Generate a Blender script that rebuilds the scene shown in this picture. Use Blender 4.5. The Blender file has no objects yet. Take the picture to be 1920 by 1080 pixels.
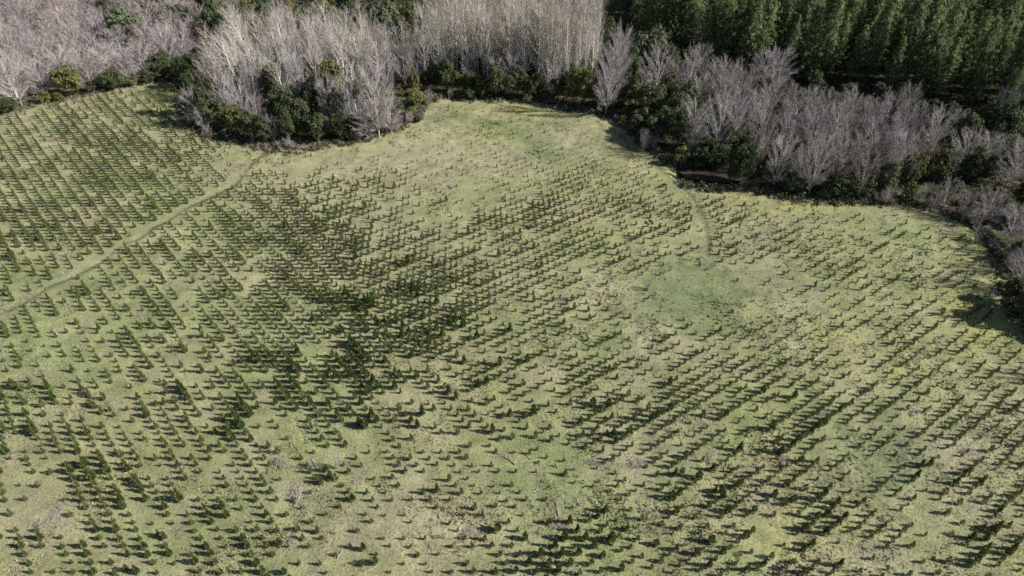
import bpy, math, random
import numpy as np
from mathutils import Vector, Matrix

R = math.radians
scene = bpy.context.scene
COL = scene.collection

# ------------------------------------------------------------------ camera, sky, sun, exposure
CAM_H = 120.0
PITCH = R(40.0)
FPX = 1290.0                     # focal length in pixels of the 1920 wide photograph
SP, CP = math.sin(PITCH), math.cos(PITCH)
cam_d = bpy.data.cameras.new('camera')
cam_d.sensor_width = 36.0
cam_d.lens = 36.0 * FPX / 1920.0
cam_d.clip_start = 1.0
cam_d.clip_end = 9000.0
cam = bpy.data.objects.new('camera', cam_d)
cam.location = (0, 0, CAM_H)
cam.rotation_euler = (R(90) - PITCH, 0, 0)
COL.objects.link(cam)
scene.camera = cam

SUN_AZ = np.array([1.0, -0.13])
SUN_AZ = SUN_AZ / np.linalg.norm(SUN_AZ)
SUN_EL = R(34)
world = bpy.data.worlds.new('World')
scene.world = world
world.use_nodes = True
wn = world.node_tree
sky = wn.nodes.new('ShaderNodeTexSky')
sky.sky_type = 'NISHITA'
sky.sun_disc = False
sky.sun_elevation = SUN_EL
sky.sun_rotation = math.atan2(SUN_AZ[0], SUN_AZ[1])
wn.links.new(sky.outputs['Color'], wn.nodes['Background'].inputs['Color'])
wn.nodes['Background'].inputs['Strength'].default_value = 0.048
sun_d = bpy.data.lights.new('sun', 'SUN')
sun_d.energy = 5.0
sun_d.angle = R(0.5)
sun_d.color = (1.0, 0.96, 0.90)
sun = bpy.data.objects.new('sun', sun_d)
to_sun = Vector((SUN_AZ[0] * math.cos(SUN_EL), SUN_AZ[1] * math.cos(SUN_EL), math.sin(SUN_EL)))
sun.rotation_euler = (-to_sun).to_track_quat('-Z', 'Y').to_euler()
sun.location = (200, 0, 300)
COL.objects.link(sun)
scene.view_settings.view_transform = 'Standard'
scene.view_settings.look = 'None'
scene.view_settings.gamma = 1.0
scene.view_settings.exposure = 0.79
scene.render.engine = 'CYCLES'
scene.cycles.max_bounces = 5
scene.cycles.diffuse_bounces = 3
scene.cycles.use_denoising = False
scene.cycles.filter_width = 1.7

# ------------------------------------------------------------------ survey helpers (pixel of the photo <-> metres on the ground)
def ground(px, py):
    u = (px - 960.0) / FPX
    v = (py - 540.0) / FPX
    k = CAM_H / (SP + v * CP)
    return u * k, (CP - v * SP) * k

def ground_n(P):
    return np.array([ground(a, b) for a, b in P])

def pixel(x, y):
    d = y * CP + CAM_H * SP
    return 960 + FPX * x / d, 540 + FPX * (CAM_H * CP - y * SP) / d

def height_for(y, ytop):
    t = (ytop - 540.0) / FPX
    return CAM_H - y * (SP + t * CP) / (CP - t * SP)

def _hash(i, j, s):
    n = (i * 374761393 + j * 668265263 + s * 1442695041) & 0xffffffff
    n = ((n ^ (n >> 13)) * 1274126177) & 0xffffffff
    return ((n ^ (n >> 16)) & 0xffff) / 65535.0

def vnoise(x, y, seed=0):
    x = np.asarray(x, float); y = np.asarray(y, float)
    i = np.floor(x).astype(np.int64); j = np.floor(y).astype(np.int64)
    fx = x - i; fy = y - j
    fx = fx * fx * (3 - 2 * fx); fy = fy * fy * (3 - 2 * fy)
    a = _hash(i, j, seed); b = _hash(i + 1, j, seed); c = _hash(i, j + 1, seed); d = _hash(i + 1, j + 1, seed)
    return (a * (1 - fx) + b * fx) * (1 - fy) + (c * (1 - fx) + d * fx) * fy

def fbm(x, y, seed=0, octaves=4):
    t = 0; a = 0.5; s = 0
    for k in range(octaves):
        t = t + a * vnoise(x * 2 ** k + 17.3 * k, y * 2 ** k - 9.1 * k, seed + k); s += a; a *= 0.55
    return t / s

def inside(px, py, poly):
    c = np.zeros(np.shape(px), bool)
    n = len(poly)
    for i in range(n):
        x0, y0 = poly[i]; x1, y1 = poly[(i + 1) % n]
        if y0 == y1: continue
        m = ((y0 > py) != (y1 > py)) & (px < (x1 - x0) * (py - y0) / (y1 - y0) + x0)
        c ^= m
    return c

def dist_line(x, y, pts):
    d = np.full(np.shape(x), 1e9)
    for (ax, ay), (bx, by) in zip(pts[:-1], pts[1:]):
        vx, vy = bx - ax, by - ay
        t = np.clip(((x - ax) * vx + (y - ay) * vy) / (vx * vx + vy * vy + 1e-9), 0, 1)
        d = np.minimum(d, np.hypot(x - ax - t * vx, y - ay - t * vy))
    return d

EDGE_PX = [(-160, 248), (0, 214), (60, 200), (100, 190), (160, 180), (220, 167), (300, 152), (328, 152), (340, 172), (338, 205), (362, 243), (400, 262), (450, 266),
           (500, 279), (545, 284), (600, 277), (660, 266), (700, 257), (750, 240), (775, 224), (790, 206), (800, 190), (830, 183),
           (880, 187), (940, 187), (1000, 191), (1060, 202), (1110, 209), (1145, 218), (1180, 243), (1210, 270), (1245, 300),
           (1275, 322), (1290, 346), (1330, 352), (1390, 350), (1440, 362), (1500, 371), (1570, 378), (1640, 380), (1700, 377),
           (1760, 394), (1805, 412), (1845, 436), (1868, 465), (1884, 500), (1890, 560), (1925, 610), (1990, 690), (2100, 800)]
FIELD_PX = EDGE_PX + [(2400, 1250), (-500, 1250), (-500, 330)]
EDGE = ground_n(EDGE_PX)
DITCH = ground_n([(-60, 622), (0, 588), (55, 560), (100, 538), (150, 512), (200, 482), (250, 452), (300, 420), (350, 392), (400, 368), (440, 345), (462, 322), (485, 300), (515, 284)])
TRACK = ground_n([(1222, 300), (1245, 322), (1275, 348), (1296, 366), (1312, 390), (1326, 420), (1331, 450), (1327, 480)])
SWALE = ground_n([(800, 222), (850, 216), (905, 228), (950, 240), (985, 262), (1010, 280), (1040, 300)])
RIVER_PX = [(1274, 318), (1300, 313), (1350, 312), (1395, 316), (1410, 324), (1400, 335), (1360, 338), (1320, 336), (1286, 331)]
RIVER = ground_n(RIVER_PX)
RIVER_LINE = ground_n([(1294, 323), (1330, 325), (1385, 327)])

def zfun(x, y):
    x = np.asarray(x, float); y = np.asarray(y, float)
    z = 0.7 * (fbm(x / 60, y / 60, 3, 3) - 0.5) + 0.22 * (fbm(x / 3.2, y / 3.2, 5, 3) - 0.5)
    z = z - 0.13 * np.exp(-(dist_line(x, y, DITCH) / 0.9) ** 2) - 0.1 * np.exp(-(dist_line(x, y, SWALE) / 4) ** 2)
    z = z - 0.07 * np.exp(-(dist_line(x, y, TRACK) / 0.8) ** 2)
    z = z - 2.2 * np.exp(-(dist_line(x, y, RIVER_LINE) / 6.0) ** 4)
    return z

# colour patches of the sward: (pixel x, y, radius x, y, linear colour, strength)
OLIVE = np.array((0.226, 0.234, 0.112)); TAN = np.array((0.285, 0.263, 0.164)); GREEN = np.array((0.194, 0.226, 0.098))
WET = np.array((0.108, 0.156, 0.064)); YEL = np.array((0.262, 0.264, 0.085)); MAUVE = np.array((0.245, 0.218, 0.170)); MOSS = np.array((0.215, 0.240, 0.07))
PATCH = [(1290, 548, 125, 58, WET, .9), (1330, 600, 120, 60, WET, .35), (1330, 500, 70, 40, WET, .45), (1020, 290, 45, 28, WET, .75), (985, 262, 45, 22, WET, .6), (900, 232, 60, 10, WET, .6),
         (830, 218, 40, 8, WET, .5), (120, 535, 90, 22, WET, .7), (30, 585, 60, 22, WET, .7), (1680, 850, 90, 60, WET, .6), (1620, 900, 80, 40, WET, .45), (1740, 1000, 70, 90, GREEN, .7),
         (1000, 900, 90, 60, GREEN, .95), (1060, 860, 60, 60, GREEN, .8), (640, 735, 90, 60, GREEN, .6), (300, 570, 160, 60, GREEN, .6), (110, 650, 140, 70, GREEN, .9), (400, 590, 120, 60, GREEN, .6),
         (80, 365, 60, 30, GREEN, .8), (1090, 625, 70, 30, GREEN, .6), (560, 590, 60, 50, GREEN, .7), (300, 1000, 120, 60, GREEN, .6), (640, 940, 140, 80, GREEN, .5), (480, 970, 100, 60, GREEN, .5),
         (860, 360, 90, 45, GREEN, .35), (600, 820, 60, 50, GREEN, .6), (1600, 420, 160, 40, GREEN, .5), (1700, 480, 120, 60, GREEN, .4), (180, 300, 80, 40, GREEN, .3),
         (310, 165, 60, 22, MOSS, .95), (330, 200, 24, 36, MOSS, .8), (440, 262, 70, 14, MOSS, .6), (490, 300, 40, 14, YEL, .8), (1000, 206, 110, 14, YEL, .95), (940, 240, 60, 22, YEL, .6), (930, 265, 40, 16, YEL, .5),
         (1480, 388, 90, 14, YEL, .95), (1380, 365, 60, 10, YEL, .7), (1250, 305, 40, 20, MOSS, .5), (1560, 640, 50, 34, YEL, .7), (1840, 625, 60, 30, YEL, .9), (1820, 560, 60, 26, YEL, .7), (1700, 690, 60, 30, YEL, .5),
         (1500, 520, 300, 120, OLIVE, .3), (1150, 430, 90, 50, YEL, .25), (1840, 430, 40, 40, MOSS, .7), (1870, 500, 30, 60, MOSS, .6), (1480, 1010, 60, 40, YEL, .55), (1900, 1040, 60, 60, MOSS, .6), (1640, 1000, 60, 40, YEL, .4),
         (1780, 850, 90, 50, MAUVE, .6), (1850, 960, 70, 60, MAUVE, .5), (1650, 1050, 60, 40, MAUVE, .7), (1230, 810, 90, 40, MAUVE, .55), (1180, 860, 60, 40, MAUVE, .6), (560, 925, 40, 30, MAUVE, .8), (1900, 770, 60, 40, MAUVE, .5),
         (820, 985, 120, 40, TAN, .8), (700, 1000, 160, 50, TAN, .5), (80, 985, 120, 40, TAN, .7), (100, 920, 60, 40, TAN, .4), (1120, 540, 90, 40, TAN, .6), (860, 300, 150, 45, TAN, .6), (650, 300, 160, 36, TAN, .6),
         (560, 360, 80, 40, TAN, .5), (1100, 270, 60, 40, MAUVE, .45), (780, 470, 60, 60, MAUVE, .5), (1430, 470, 90, 70, MAUVE, .4), (700, 430, 120, 50, MAUVE, .35), (240, 160, 90, 8, TAN, .9), (100, 192, 110, 9, TAN, .9),
         (520, 277, 120, 9, TAN, .6), (790, 205, 26, 22, MAUVE, .9), (1180, 240, 40, 22, MAUVE, .7), (420, 255, 60, 12, TAN, .5), (1740, 388, 70, 10, MAUVE, .7), (1640, 375, 60, 8, MAUVE, .6)]

def ground_color(x, y):
    px, py = pixel(x, np.maximum(y, -60))
    n1 = fbm(x / 26, y / 26, 21, 4); n2 = fbm(x / 7, y / 7, 31, 4); n3 = fbm(x / 2.0, y / 2.0, 41, 3)
    t = np.clip((n1 * 0.5 + n2 * 0.5 - 0.38) / 0.26, 0, 1)[..., None] * 0.7
    c = OLIVE * (1 - t) + TAN * t
    g = np.clip((fbm(x / 18, y / 18, 55, 3) - 0.52) / 0.14, 0, 1)[..., None] * 0.55
    c = c * (1 - g) + GREEN * g
    wob = 1.0 + 1.1 * (n2 - 0.5) + 0.7 * (n3 - 0.5)
    for (cx, cy, rx, ry, col, s) in PATCH:
        if col is MAUVE: s = s * 0.55
        q = ((px - cx) / rx) ** 2 + ((py - cy) / ry) ** 2
        w = np.clip(np.exp(-q * wob * wob) * s, 0, 1)
        if col is YEL or col is MOSS: w = w * np.clip((n3 - 0.34) * 5.0, 0.12, 1)
        w = w[..., None]
        c = c * (1 - w) + col * w
    c = c * (0.60 + 0.80 * n3[..., None]) * (0.84 + 0.32 * n2[..., None])
    m = np.clip((fbm(x / 4.5, y / 4.5, 77, 3) - 0.58) / 0.1, 0, 1)[..., None] * 0.3
    c = c * (1 - m) + MAUVE * 0.95 * m
    wx = 2.2 * (fbm(x / 9, y / 9, 111, 2) - 0.5) * 2; wy = 1.6 * (fbm(x / 9, y / 9, 112, 2) - 0.5) * 2
    dd = dist_line(x + wx, y + wy, DITCH)
    w = np.exp(-(dd / (2.0 + 2.5 * n2)) ** 4)[..., None] * 0.45
    c = c * (1 - w) + (TAN * 0.93) * (0.7 + 0.6 * n3[..., None]) * w
    w = (np.exp(-(dd / (0.30 + 1.7 * np.clip(n2 - 0.3, 0, 1))) ** 2) * np.clip(0.35 + 1.1 * n3, 0, .95))[..., None]
    c = c * (1 - w) + WET * 0.42 * w
    w = (np.exp(-(dist_line(x + wx * 0.3, y + wy * 0.3, TRACK) / (0.3 + 0.7 * n2)) ** 2) * 0.8)[..., None]
    c = c * (1 - w) + WET * 0.45 * w
    w = (np.exp(-(dist_line(x, y, SWALE) / 2.4) ** 2) * 0.45)[..., None]
    c = c * (1 - w) + WET * 0.9 * w
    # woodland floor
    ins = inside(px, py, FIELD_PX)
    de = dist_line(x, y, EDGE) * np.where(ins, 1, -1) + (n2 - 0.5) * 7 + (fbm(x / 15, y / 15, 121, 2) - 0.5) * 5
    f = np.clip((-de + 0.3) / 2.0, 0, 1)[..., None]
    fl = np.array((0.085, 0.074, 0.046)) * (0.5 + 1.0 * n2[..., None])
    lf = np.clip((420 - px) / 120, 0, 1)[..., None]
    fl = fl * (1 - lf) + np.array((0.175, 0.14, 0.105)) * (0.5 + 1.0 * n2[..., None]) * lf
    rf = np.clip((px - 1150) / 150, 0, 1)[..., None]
    fl = fl * (1 - rf * 0.45) * np.where(rf > .5, np.array((0.9, 1.05, 0.95)), 1.0)  # right-hand floor colour darkened to carry the pines' shadow
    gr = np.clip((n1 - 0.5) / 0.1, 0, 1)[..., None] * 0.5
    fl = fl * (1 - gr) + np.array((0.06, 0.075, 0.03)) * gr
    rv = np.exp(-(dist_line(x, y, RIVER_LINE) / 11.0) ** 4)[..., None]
    fl = fl * (1 - rv) + np.array((0.050, 0.055, 0.030)) * (0.5 + n2[..., None]) * rv  # shade of the stream bank put into the floor colour
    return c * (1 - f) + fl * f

# ------------------------------------------------------------------ materials
def new_mat(name, rough=0.9, spec=0.15):
    m = bpy.data.materials.new(name); m.use_nodes = True
    b = m.node_tree.nodes['Principled BSDF']
    b.inputs['Roughness'].default_value = rough
    b.inputs['Specular IOR Level'].default_value = spec
    return m, m.node_tree, b

def mixc(nt, a, b, fac):
    n = nt.nodes.new('ShaderNodeMix'); n.data_type = 'RGBA'
    for sock, v in ((n.inputs[6], a), (n.inputs[7], b)):
        if isinstance(v, (tuple, list)): sock.default_value = (*v, 1)
        else: nt.links.new(v, sock)
    if isinstance(fac, float): n.inputs[0].default_value = fac
    else: nt.links.new(fac, n.inputs[0])
    return n.outputs[2]

def math_n(nt, op, a, b=None, clamp=False):
    n = nt.nodes.new('ShaderNodeMath'); n.operation = op; n.use_clamp = clamp
    for k, v in enumerate((a, b)):
        if v is None: continue
        if isinstance(v, (int, float)): n.inputs[k].default_value = v
        else: nt.links.new(v, n.inputs[k])
    return n.outputs[0]

def foliage_mat(name, dark, light, odd=None, trans=0.0):
    """leaves: colour from a per-clump attribute and a per-tree random number"""
    m, nt, b = new_mat(name, 0.75, 0.25)
    at = nt.nodes.new('ShaderNodeAttribute'); at.attribute_name = 'tint'
    oi = nt.nodes.new('ShaderNodeObjectInfo')
    f = math_n(nt, 'ADD', math_n(nt, 'MULTIPLY', at.outputs['Fac'], 0.65), math_n(nt, 'MULTIPLY', oi.outputs['Random'], 0.35), True)
    c = mixc(nt, dark, light, f)
    if odd is not None:
        g = math_n(nt, 'MULTIPLY', math_n(nt, 'POWER', oi.outputs['Random'], 3.0), 0.8)
        c = mixc(nt, c, odd, g)
    nt.links.new(c, b.inputs['Base Color'])
    if trans:
        t = nt.nodes.new('ShaderNodeBsdfTranslucent'); nt.links.new(c, t.inputs['Color'])
        ms = nt.nodes.new('ShaderNodeMixShader'); ms.inputs[0].default_value = trans
        nt.links.new(b.outputs[0], ms.inputs[1]); nt.links.new(t.outputs[0], ms.inputs[2])
        nt.links.new(ms.outputs[0], nt.nodes['Material Output'].inputs['Surface'])
    return m

def twig_mat(name, a, b_, c_=None):
    m, nt, b = new_mat(name, 0.85, 0.2)
    oi = nt.nodes.new('ShaderNodeObjectInfo')
    c = mixc(nt, a, b_, oi.outputs['Random'])
    if c_ is not None:
        c = mixc(nt, c, c_, math_n(nt, 'POWER', math_n(nt, 'FRACT', math_n(nt, 'MULTIPLY', oi.outputs['Random'], 7.0)), 4.0))
    tc = nt.nodes.new('ShaderNodeTexCoord'); no = nt.nodes.new('ShaderNodeTexNoise')
    no.inputs['Scale'].default_value = 9.0
    nt.links.new(tc.outputs['Object'], no.inputs['Vector'])
    mr = nt.nodes.new('ShaderNodeMapRange'); mr.inputs[3].default_value = 0.7; mr.inputs[4].default_value = 1.25
    nt.links.new(no.outputs['Fac'], mr.inputs[0])
    mv = nt.nodes.new('ShaderNodeVectorMath'); mv.operation = 'SCALE'
    nt.links.new(c, mv.inputs[0]); nt.links.new(mr.outputs[0], mv.inputs['Scale'])
    nt.links.new(mv.outputs[0], b.inputs['Base Color'])
    return m

def attr_mat(name, rough=0.95, spec=0.1):
    m, nt, b = new_mat(name, rough, spec)
    at = nt.nodes.new('ShaderNodeAttribute'); at.attribute_name = 'col'
    nt.links.new(at.outputs['Color'], b.inputs['Base Color'])
    return m

M = {}
M['poplar_bark'] = twig_mat('poplar_bark', (0.70, 0.67, 0.61), (0.56, 0.53, 0.48))
M['poplar_twig'] = twig_mat('poplar_twig', (0.47, 0.435, 0.385), (0.365, 0.335, 0.30), (0.46, 0.39, 0.30))
M['grey_bark'] = twig_mat('grey_bark', (0.46, 0.43, 0.41), (0.34, 0.31, 0.30))
M['grey_twig'] = twig_mat('grey_twig', (0.39, 0.345, 0.35), (0.28, 0.245, 0.25), (0.38, 0.335, 0.30))
M['silver_twig'] = twig_mat('silver_twig', (0.47, 0.43, 0.42), (0.37, 0.335, 0.335))
M['thicket_twig'] = twig_mat('thicket_twig', (0.41, 0.355, 0.34), (0.33, 0.285, 0.275), (0.42, 0.36, 0.31))
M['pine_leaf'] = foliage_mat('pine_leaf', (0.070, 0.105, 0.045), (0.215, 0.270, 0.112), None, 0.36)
M['pine_bark'] = twig_mat('pine_bark', (0.12, 0.09, 0.065), (0.16, 0.12, 0.085))
M['evergreen_leaf'] = foliage_mat('evergreen_leaf', (0.034, 0.048, 0.022), (0.100, 0.122, 0.052), None, 0.15)
M['olive_leaf'] = foliage_mat('olive_leaf', (0.070, 0.082, 0.028), (0.165, 0.175, 0.058), None, 0.15)
M['grey_leaf'] = foliage_mat('grey_leaf', (0.070, 0.088, 0.052), (0.140, 0.160, 0.090), None, 0.15)
M['bright_leaf'] = foliage_mat('bright_leaf', (0.10, 0.13, 0.03), (0.25, 0.27, 0.07), None, 0.2)
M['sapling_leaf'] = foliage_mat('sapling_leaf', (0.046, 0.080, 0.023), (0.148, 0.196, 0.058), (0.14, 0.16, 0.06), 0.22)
M['dead_wood'] = twig_mat('dead_wood', (0.42, 0.38, 0.33), (0.30, 0.26, 0.23))
M['brush'] = twig_mat('brush', (0.30, 0.265, 0.23), (0.36, 0.32, 0.27))

# ------------------------------------------------------------------ mesh helpers
def make_mesh(name, V, T, mat, tint=None, col=None, quads=False):
    V = np.ascontiguousarray(V, np.float32); T = np.ascontiguousarray(T, np.int32)
    k = T.shape[1]
    me = bpy.data.meshes.new(name)
    me.vertices.add(len(V)); me.vertices.foreach_set('co', V.ravel())
    me.loops.add(T.size); me.loops.foreach_set('vertex_index', T.ravel())
    me.polygons.add(len(T))
    me.polygons.foreach_set('loop_start', np.arange(0, T.size, k, dtype=np.int32))
    me.polygons.foreach_set('loop_total', np.full(len(T), k, np.int32))
    if tint is not None:
        a = me.attributes.new('tint', 'FLOAT', 'POINT'); a.data.foreach_set('value', np.ascontiguousarray(tint, np.float32))
    if col is not None:
        a = me.attributes.new('col', 'FLOAT_COLOR', 'POINT')
        c4 = np.ones((len(V), 4), np.float32); c4[:, :3] = col
        a.data.foreach_set('color', c4.ravel())
    me.materials.append(mat)
    me.update(calc_edges=True)
    return me

def link(name, me, parent=None, kind=None):
    o = bpy.data.objects.new(name, me); COL.objects.link(o)
    if parent is not None: o.parent = parent
    if kind: o['kind'] = kind
    return o

class Geo:
    def __init__(self): self.V = []; self.T = []; self.A = []; self.n = 0
    def add(self, V, T, a=0.5):
        V = np.asarray(V, float); T = np.asarray(T, int)
        self.V.append(V); self.T.append(T + self.n); self.n += len(V)
        self.A.append(np.full(len(V), a) if np.isscalar(a) else np.asarray(a, float))
    def get(self): return np.vstack(self.V), np.vstack(self.T), np.concatenate(self.A)

def tubes(segs, sides=4):
    """segs: list of polylines [(p, r), ...] -> tapered tubes"""
    g = Geo()
    ang = np.arange(sides) * 2 * math.pi / sides
    for pl in segs:
        P = np.array([p for p, r in pl], float); rad = np.array([r for p, r in pl], float)
        n = len(P)
        d = np.gradient(P, axis=0); d /= np.linalg.norm(d, axis=1)[:, None] + 1e-9
        ref = np.where(np.abs(d[:, 2:3]) > 0.9, np.array([[1., 0, 0]]), np.array([[0, 0, 1.]]))
        u = np.cross(d, ref); u /= np.linalg.norm(u, axis=1)[:, None] + 1e-9
        w = np.cross(d, u)
        ring = P[:, None, :] + rad[:, None, None] * (u[:, None, :] * np.cos(ang)[None, :, None] + w[:, None, :] * np.sin(ang)[None, :, None])
        V = ring.reshape(-1, 3)
        T = []
        for i in range(n - 1):
            for s in range(sides):
                a = i * sides + s; b = i * sides + (s + 1) % sides
                T += [(a, b, b + sides), (a, b + sides, a + sides)]
        g.add(V, T)
    return g

def unit(v): return v / (np.linalg.norm(v, axis=-1, keepdims=True) + 1e-9)

def sticks(P0, P1, width, rs):
    """thin tapering twigs, one triangle each"""
    d = unit(P1 - P0)
    r = unit(np.cross(d, rs.normal(size=P0.shape)))
    w = np.asarray(width).reshape(-1, 1)
    V = np.stack([P0 - r * w * 0.5, P0 + r * w * 0.5, P1], 1).reshape(-1, 3)
    return V, np.arange(len(V)).reshape(-1, 3)

def leaves(C, N, size, rs, stretch=1.3):
    """leaf sprays, one triangle each, facing roughly along N"""
    N = unit(N + rs.normal(size=C.shape) * 0.55)
    u = unit(np.cross(N, rs.normal(size=C.shape))); v = np.cross(N, u)
    s = np.asarray(size).reshape(-1, 1)
    V = np.stack([C - u * s * 0.5 - v * s * 0.35, C + u * s * 0.5 - v * s * 0.35, C + v * s * 0.65 * stretch], 1).reshape(-1, 3)
    return V, np.arange(len(V)).reshape(-1, 3)

# ------------------------------------------------------------------ tree kinds, each in unit size (height 1, crown width 1)
def bare_tree(seed, aspect, base, style, n_limb, n_sub, n_twig, tw=0.0024):
    rs = np.random.default_rng(seed)
    def prof(t):                       # half width of the crown at height fraction t of the crown
        if style == 'column': return 0.5 * aspect * (0.55 + 0.45 * np.sin(math.pi * np.clip(t, 0, 1) ** 0.8)) * (1 - t ** 6 * 0.6)
        if style == 'fan': return 0.5 * aspect * (0.25 + 0.75 * np.sin(math.pi * np.clip(t * 0.86 + 0.04, 0, 1)) ** 0.8)
        return 0.5 * aspect * np.sqrt(np.clip(1 - ((t - 0.52) / 0.54) ** 2, 0.02, 1))
    bend = rs.normal(size=2) * 0.02
    def tr(z): return np.array([bend[0] * math.sin(z * 3), bend[1] * math.sin(z * 2.3 + 1) - bend[1] * math.sin(1), z])
    top = {'column': 0.97, 'fan': 0.9}.get(style, 0.72)
    r0 = {'column': 0.0095, 'fan': 0.0135}.get(style, 0.017)
    zs = np.linspace(-0.01, top, 9)
    thick = [[(tr(z), r0 * (1 - z / top * 0.85)) for z in zs]]
    S0, S1, SW = [], [], []
    rise_k = {'column': 3.6, 'fan': 2.1}.get(style, 1.05)
    for i in range(n_limb):
        t = ((i + rs.random()) / n_limb) ** 0.85
        z = base + (1 - base) * t
        rad = prof(t) * (0.35 + 0.65 * math.sqrt(rs.random()))
        az = i * 2.4 + rs.normal() * 0.5
        z0 = max(base * 0.75, z - rise_k * rad - 0.02); z0 = min(z0, top * 0.97)
        p0 = tr(z0); p2 = np.array([rad * math.cos(az), rad * math.sin(az), z]) + tr(z0) * np.array([1, 1, 0])
        p1 = p0 * 0.45 + p2 * 0.55; p1[2] = z0 + (z - z0) * (0.38 if style != 'round' else 0.6)
        lr = r0 * (1 - z0 / top * 0.75) * 0.58
        ts = np.linspace(0, 1, 5)
        B = [(1 - s) ** 2 * p0 + 2 * s * (1 - s) * p1 + s * s * p2 for s in ts]
        B = [b + rs.normal(size=3) * 0.006 * (k > 0) for k, b in enumerate(B)]
        thick.append([(b, lr * (1 - 0.75 * s)) for b, s in zip(B, ts)])
        for j in range(n_sub):
            s = 0.25 + 0.75 * rs.random()
            k = min(int(s * 4), 3); f = s * 4 - k
            q = B[k] * (1 - f) + B[k + 1] * f
            tan = unit(B[k + 1] - B[k])
            out = unit(np.array([q[0], q[1], 0.0]))
            d = unit(tan + rs.normal(size=3) * 0.30 + out * 0.15 + np.array([0, 0, 0.30 if style != 'round' else 0.15]))
            L = (0.09 + 0.11 * rs.random()) * (0.75 if style == 'column' else 1.0) * (1.25 if style == 'round' else 1)
            e = q + d * L
            S0.append(q); S1.append(e); SW.append(tw * 3.0)
            m = n_twig
            ss = rs.random(m)[:, None]
            b0 = q + (e - q) * ss
            dd = unit(d + rs.normal(size=(m, 3)) * 0.27 + np.array([0, 0, 0.12]))
            S0.extend(b0); S1.extend(b0 + dd * (0.04 + 0.07 * rs.random((m, 1)))); SW.extend([tw] * m)
    g = tubes(thick, 4); V, T, _ = g.get()
    Vc, Tc = sticks(np.array(S0), np.array(S1), np.array(SW), rs)
    sc = np.array([1 / aspect, 1 / aspect, 1])
    return V * sc, T, Vc * sc, Tc

def broadleaf(seed, n_clump=58, per=80, lo=0.06):
    rs = np.random.default_rng(seed)
    g = Geo()
    C = []
    while len(C) < n_clump:
        p = rs.uniform(-1, 1, 3)
        r = np.linalg.norm(p)
        if r > 1 or r < 0.45: continue
        C.append(p)
    C = np.array(C)
    C[:, :2] *= 0.40; C[:, 2] = 0.54 + C[:, 2] * 0.38
    C[:, :2] *= (1.12 - 0.5 * np.clip(C[:, 2:3] - 0.35, 0, 1))
    C[0] = (rs.normal() * 0.06, rs.normal() * 0.06, 0.86)
    for c in C:
        rc = 0.055 + 0.105 * rs.random() ** 1.4
        n = int(per * (rc / 0.14) ** 2)
        d = unit(rs.normal(size=(n, 3))); d[:, 2] = np.where(d[:, 2] < -0.35, -d[:, 2], d[:, 2])
        P = c + d * np.array([rc, rc, rc * 0.8]) * (0.6 + 0.65 * rs.random((n, 1)))
        P[:, 2] = np.maximum(P[:, 2], lo * rs.random(n))
        V, T = leaves(P, d + np.array([0, 0, 0.3]), 0.030 + 0.035 * rs.random(n), rs)
        base = rs.random()
        g.add(V, T, np.repeat(np.clip(base * 0.75 + 0.25 * rs.random(n), 0, 1), 3))
    V, T, A = g.get()
    trunk = [[((0, 0, -0.02), 0.03), ((0.01, 0, 0.3), 0.022), ((0.0, 0.02, 0.7), 0.008)]]
    for k in range(7):
        c = C[rs.integers(len(C))]
        trunk.append([((0, 0, 0.18 + 0.03 * k), 0.014), (tuple(c * np.array([.5, .5, .8])), 0.009), (tuple(c), 0.004)])
    tv, tt, _ = tubes(trunk, 5).get()
    return V, T, A, tv, tt

def pine(seed):
    rs = np.random.default_rng(seed)
    g = Geo(); br = [[((0, 0, -0.02), 0.05), ((0.0, 0, 0.5), 0.03), ((0, 0, 0.99), 0.004)]]
    asp = 4.3                                # height / width of the whole tree
    n_l = 30
    off = rs.normal(size=2) * 0.02
    for l in range(n_l):
        t = l / (n_l - 1)
        z = 0.16 + 0.83 * t
        rad = 0.5 * (1 - t) ** 0.68 * (0.62 + 0.6 * rs.random()) + 0.02
        nb = 7 if t < 0.8 else 5
        a0 = rs.random() * 6.28
        for b in range(nb):
            a = a0 + b * 6.283 / nb + rs.normal() * 0.2
            L = rad * (0.45 + 0.8 * rs.random())
            if rs.random() < 0.12: continue
            up = (0.10 + 0.25 * t) / asp * 1.6
            n = 20 if t < 0.7 else 14
            s = np.sqrt(rs.random(n)) * 0.85 + 0.15
            P = np.stack([np.cos(a) * L * s, np.sin(a) * L * s, z + up * L * s * 2.0 + (s - 0.6) * 0.012], 1)
            P += rs.normal(size=P.shape) * np.array([0.035, 0.035, 0.008])
            d = np.tile([math.cos(a) * 0.7, math.sin(a) * 0.7, 0.75], (n, 1))
            N = unit(d + rs.normal(size=(n, 3)) * 0.4)
            u = unit(np.array([-math.sin(a), math.cos(a), 0.0]) + rs.normal(size=P.shape) * 0.6)
            w = 0.034 + 0.036 * rs.random((n, 1)); h = 0.024 + 0.022 * rs.random((n, 1))
            tipd = np.tile([math.cos(a) * 0.07, math.sin(a) * 0.07, 0.0], (n, 1)) * (0.4 + rs.random((n, 1))) + np.array([0, 0, 1.0]) * rs.uniform(-0.034, 0.012, (n, 1))
            side = u * w * np.array([1, 1, 0.25])
            V = np.stack([P - side * 0.5, P + side * 0.5, P + tipd + rs.normal(size=P.shape) * np.array([0.02, 0.02, 0.006])], 1).reshape(-1, 3)
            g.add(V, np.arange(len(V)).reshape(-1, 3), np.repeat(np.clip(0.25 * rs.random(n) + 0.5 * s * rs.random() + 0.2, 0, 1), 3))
    V, T, A = g.get()
    tv, tt, _ = tubes(br, 6).get()
    return V, T, A, tv, tt

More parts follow.
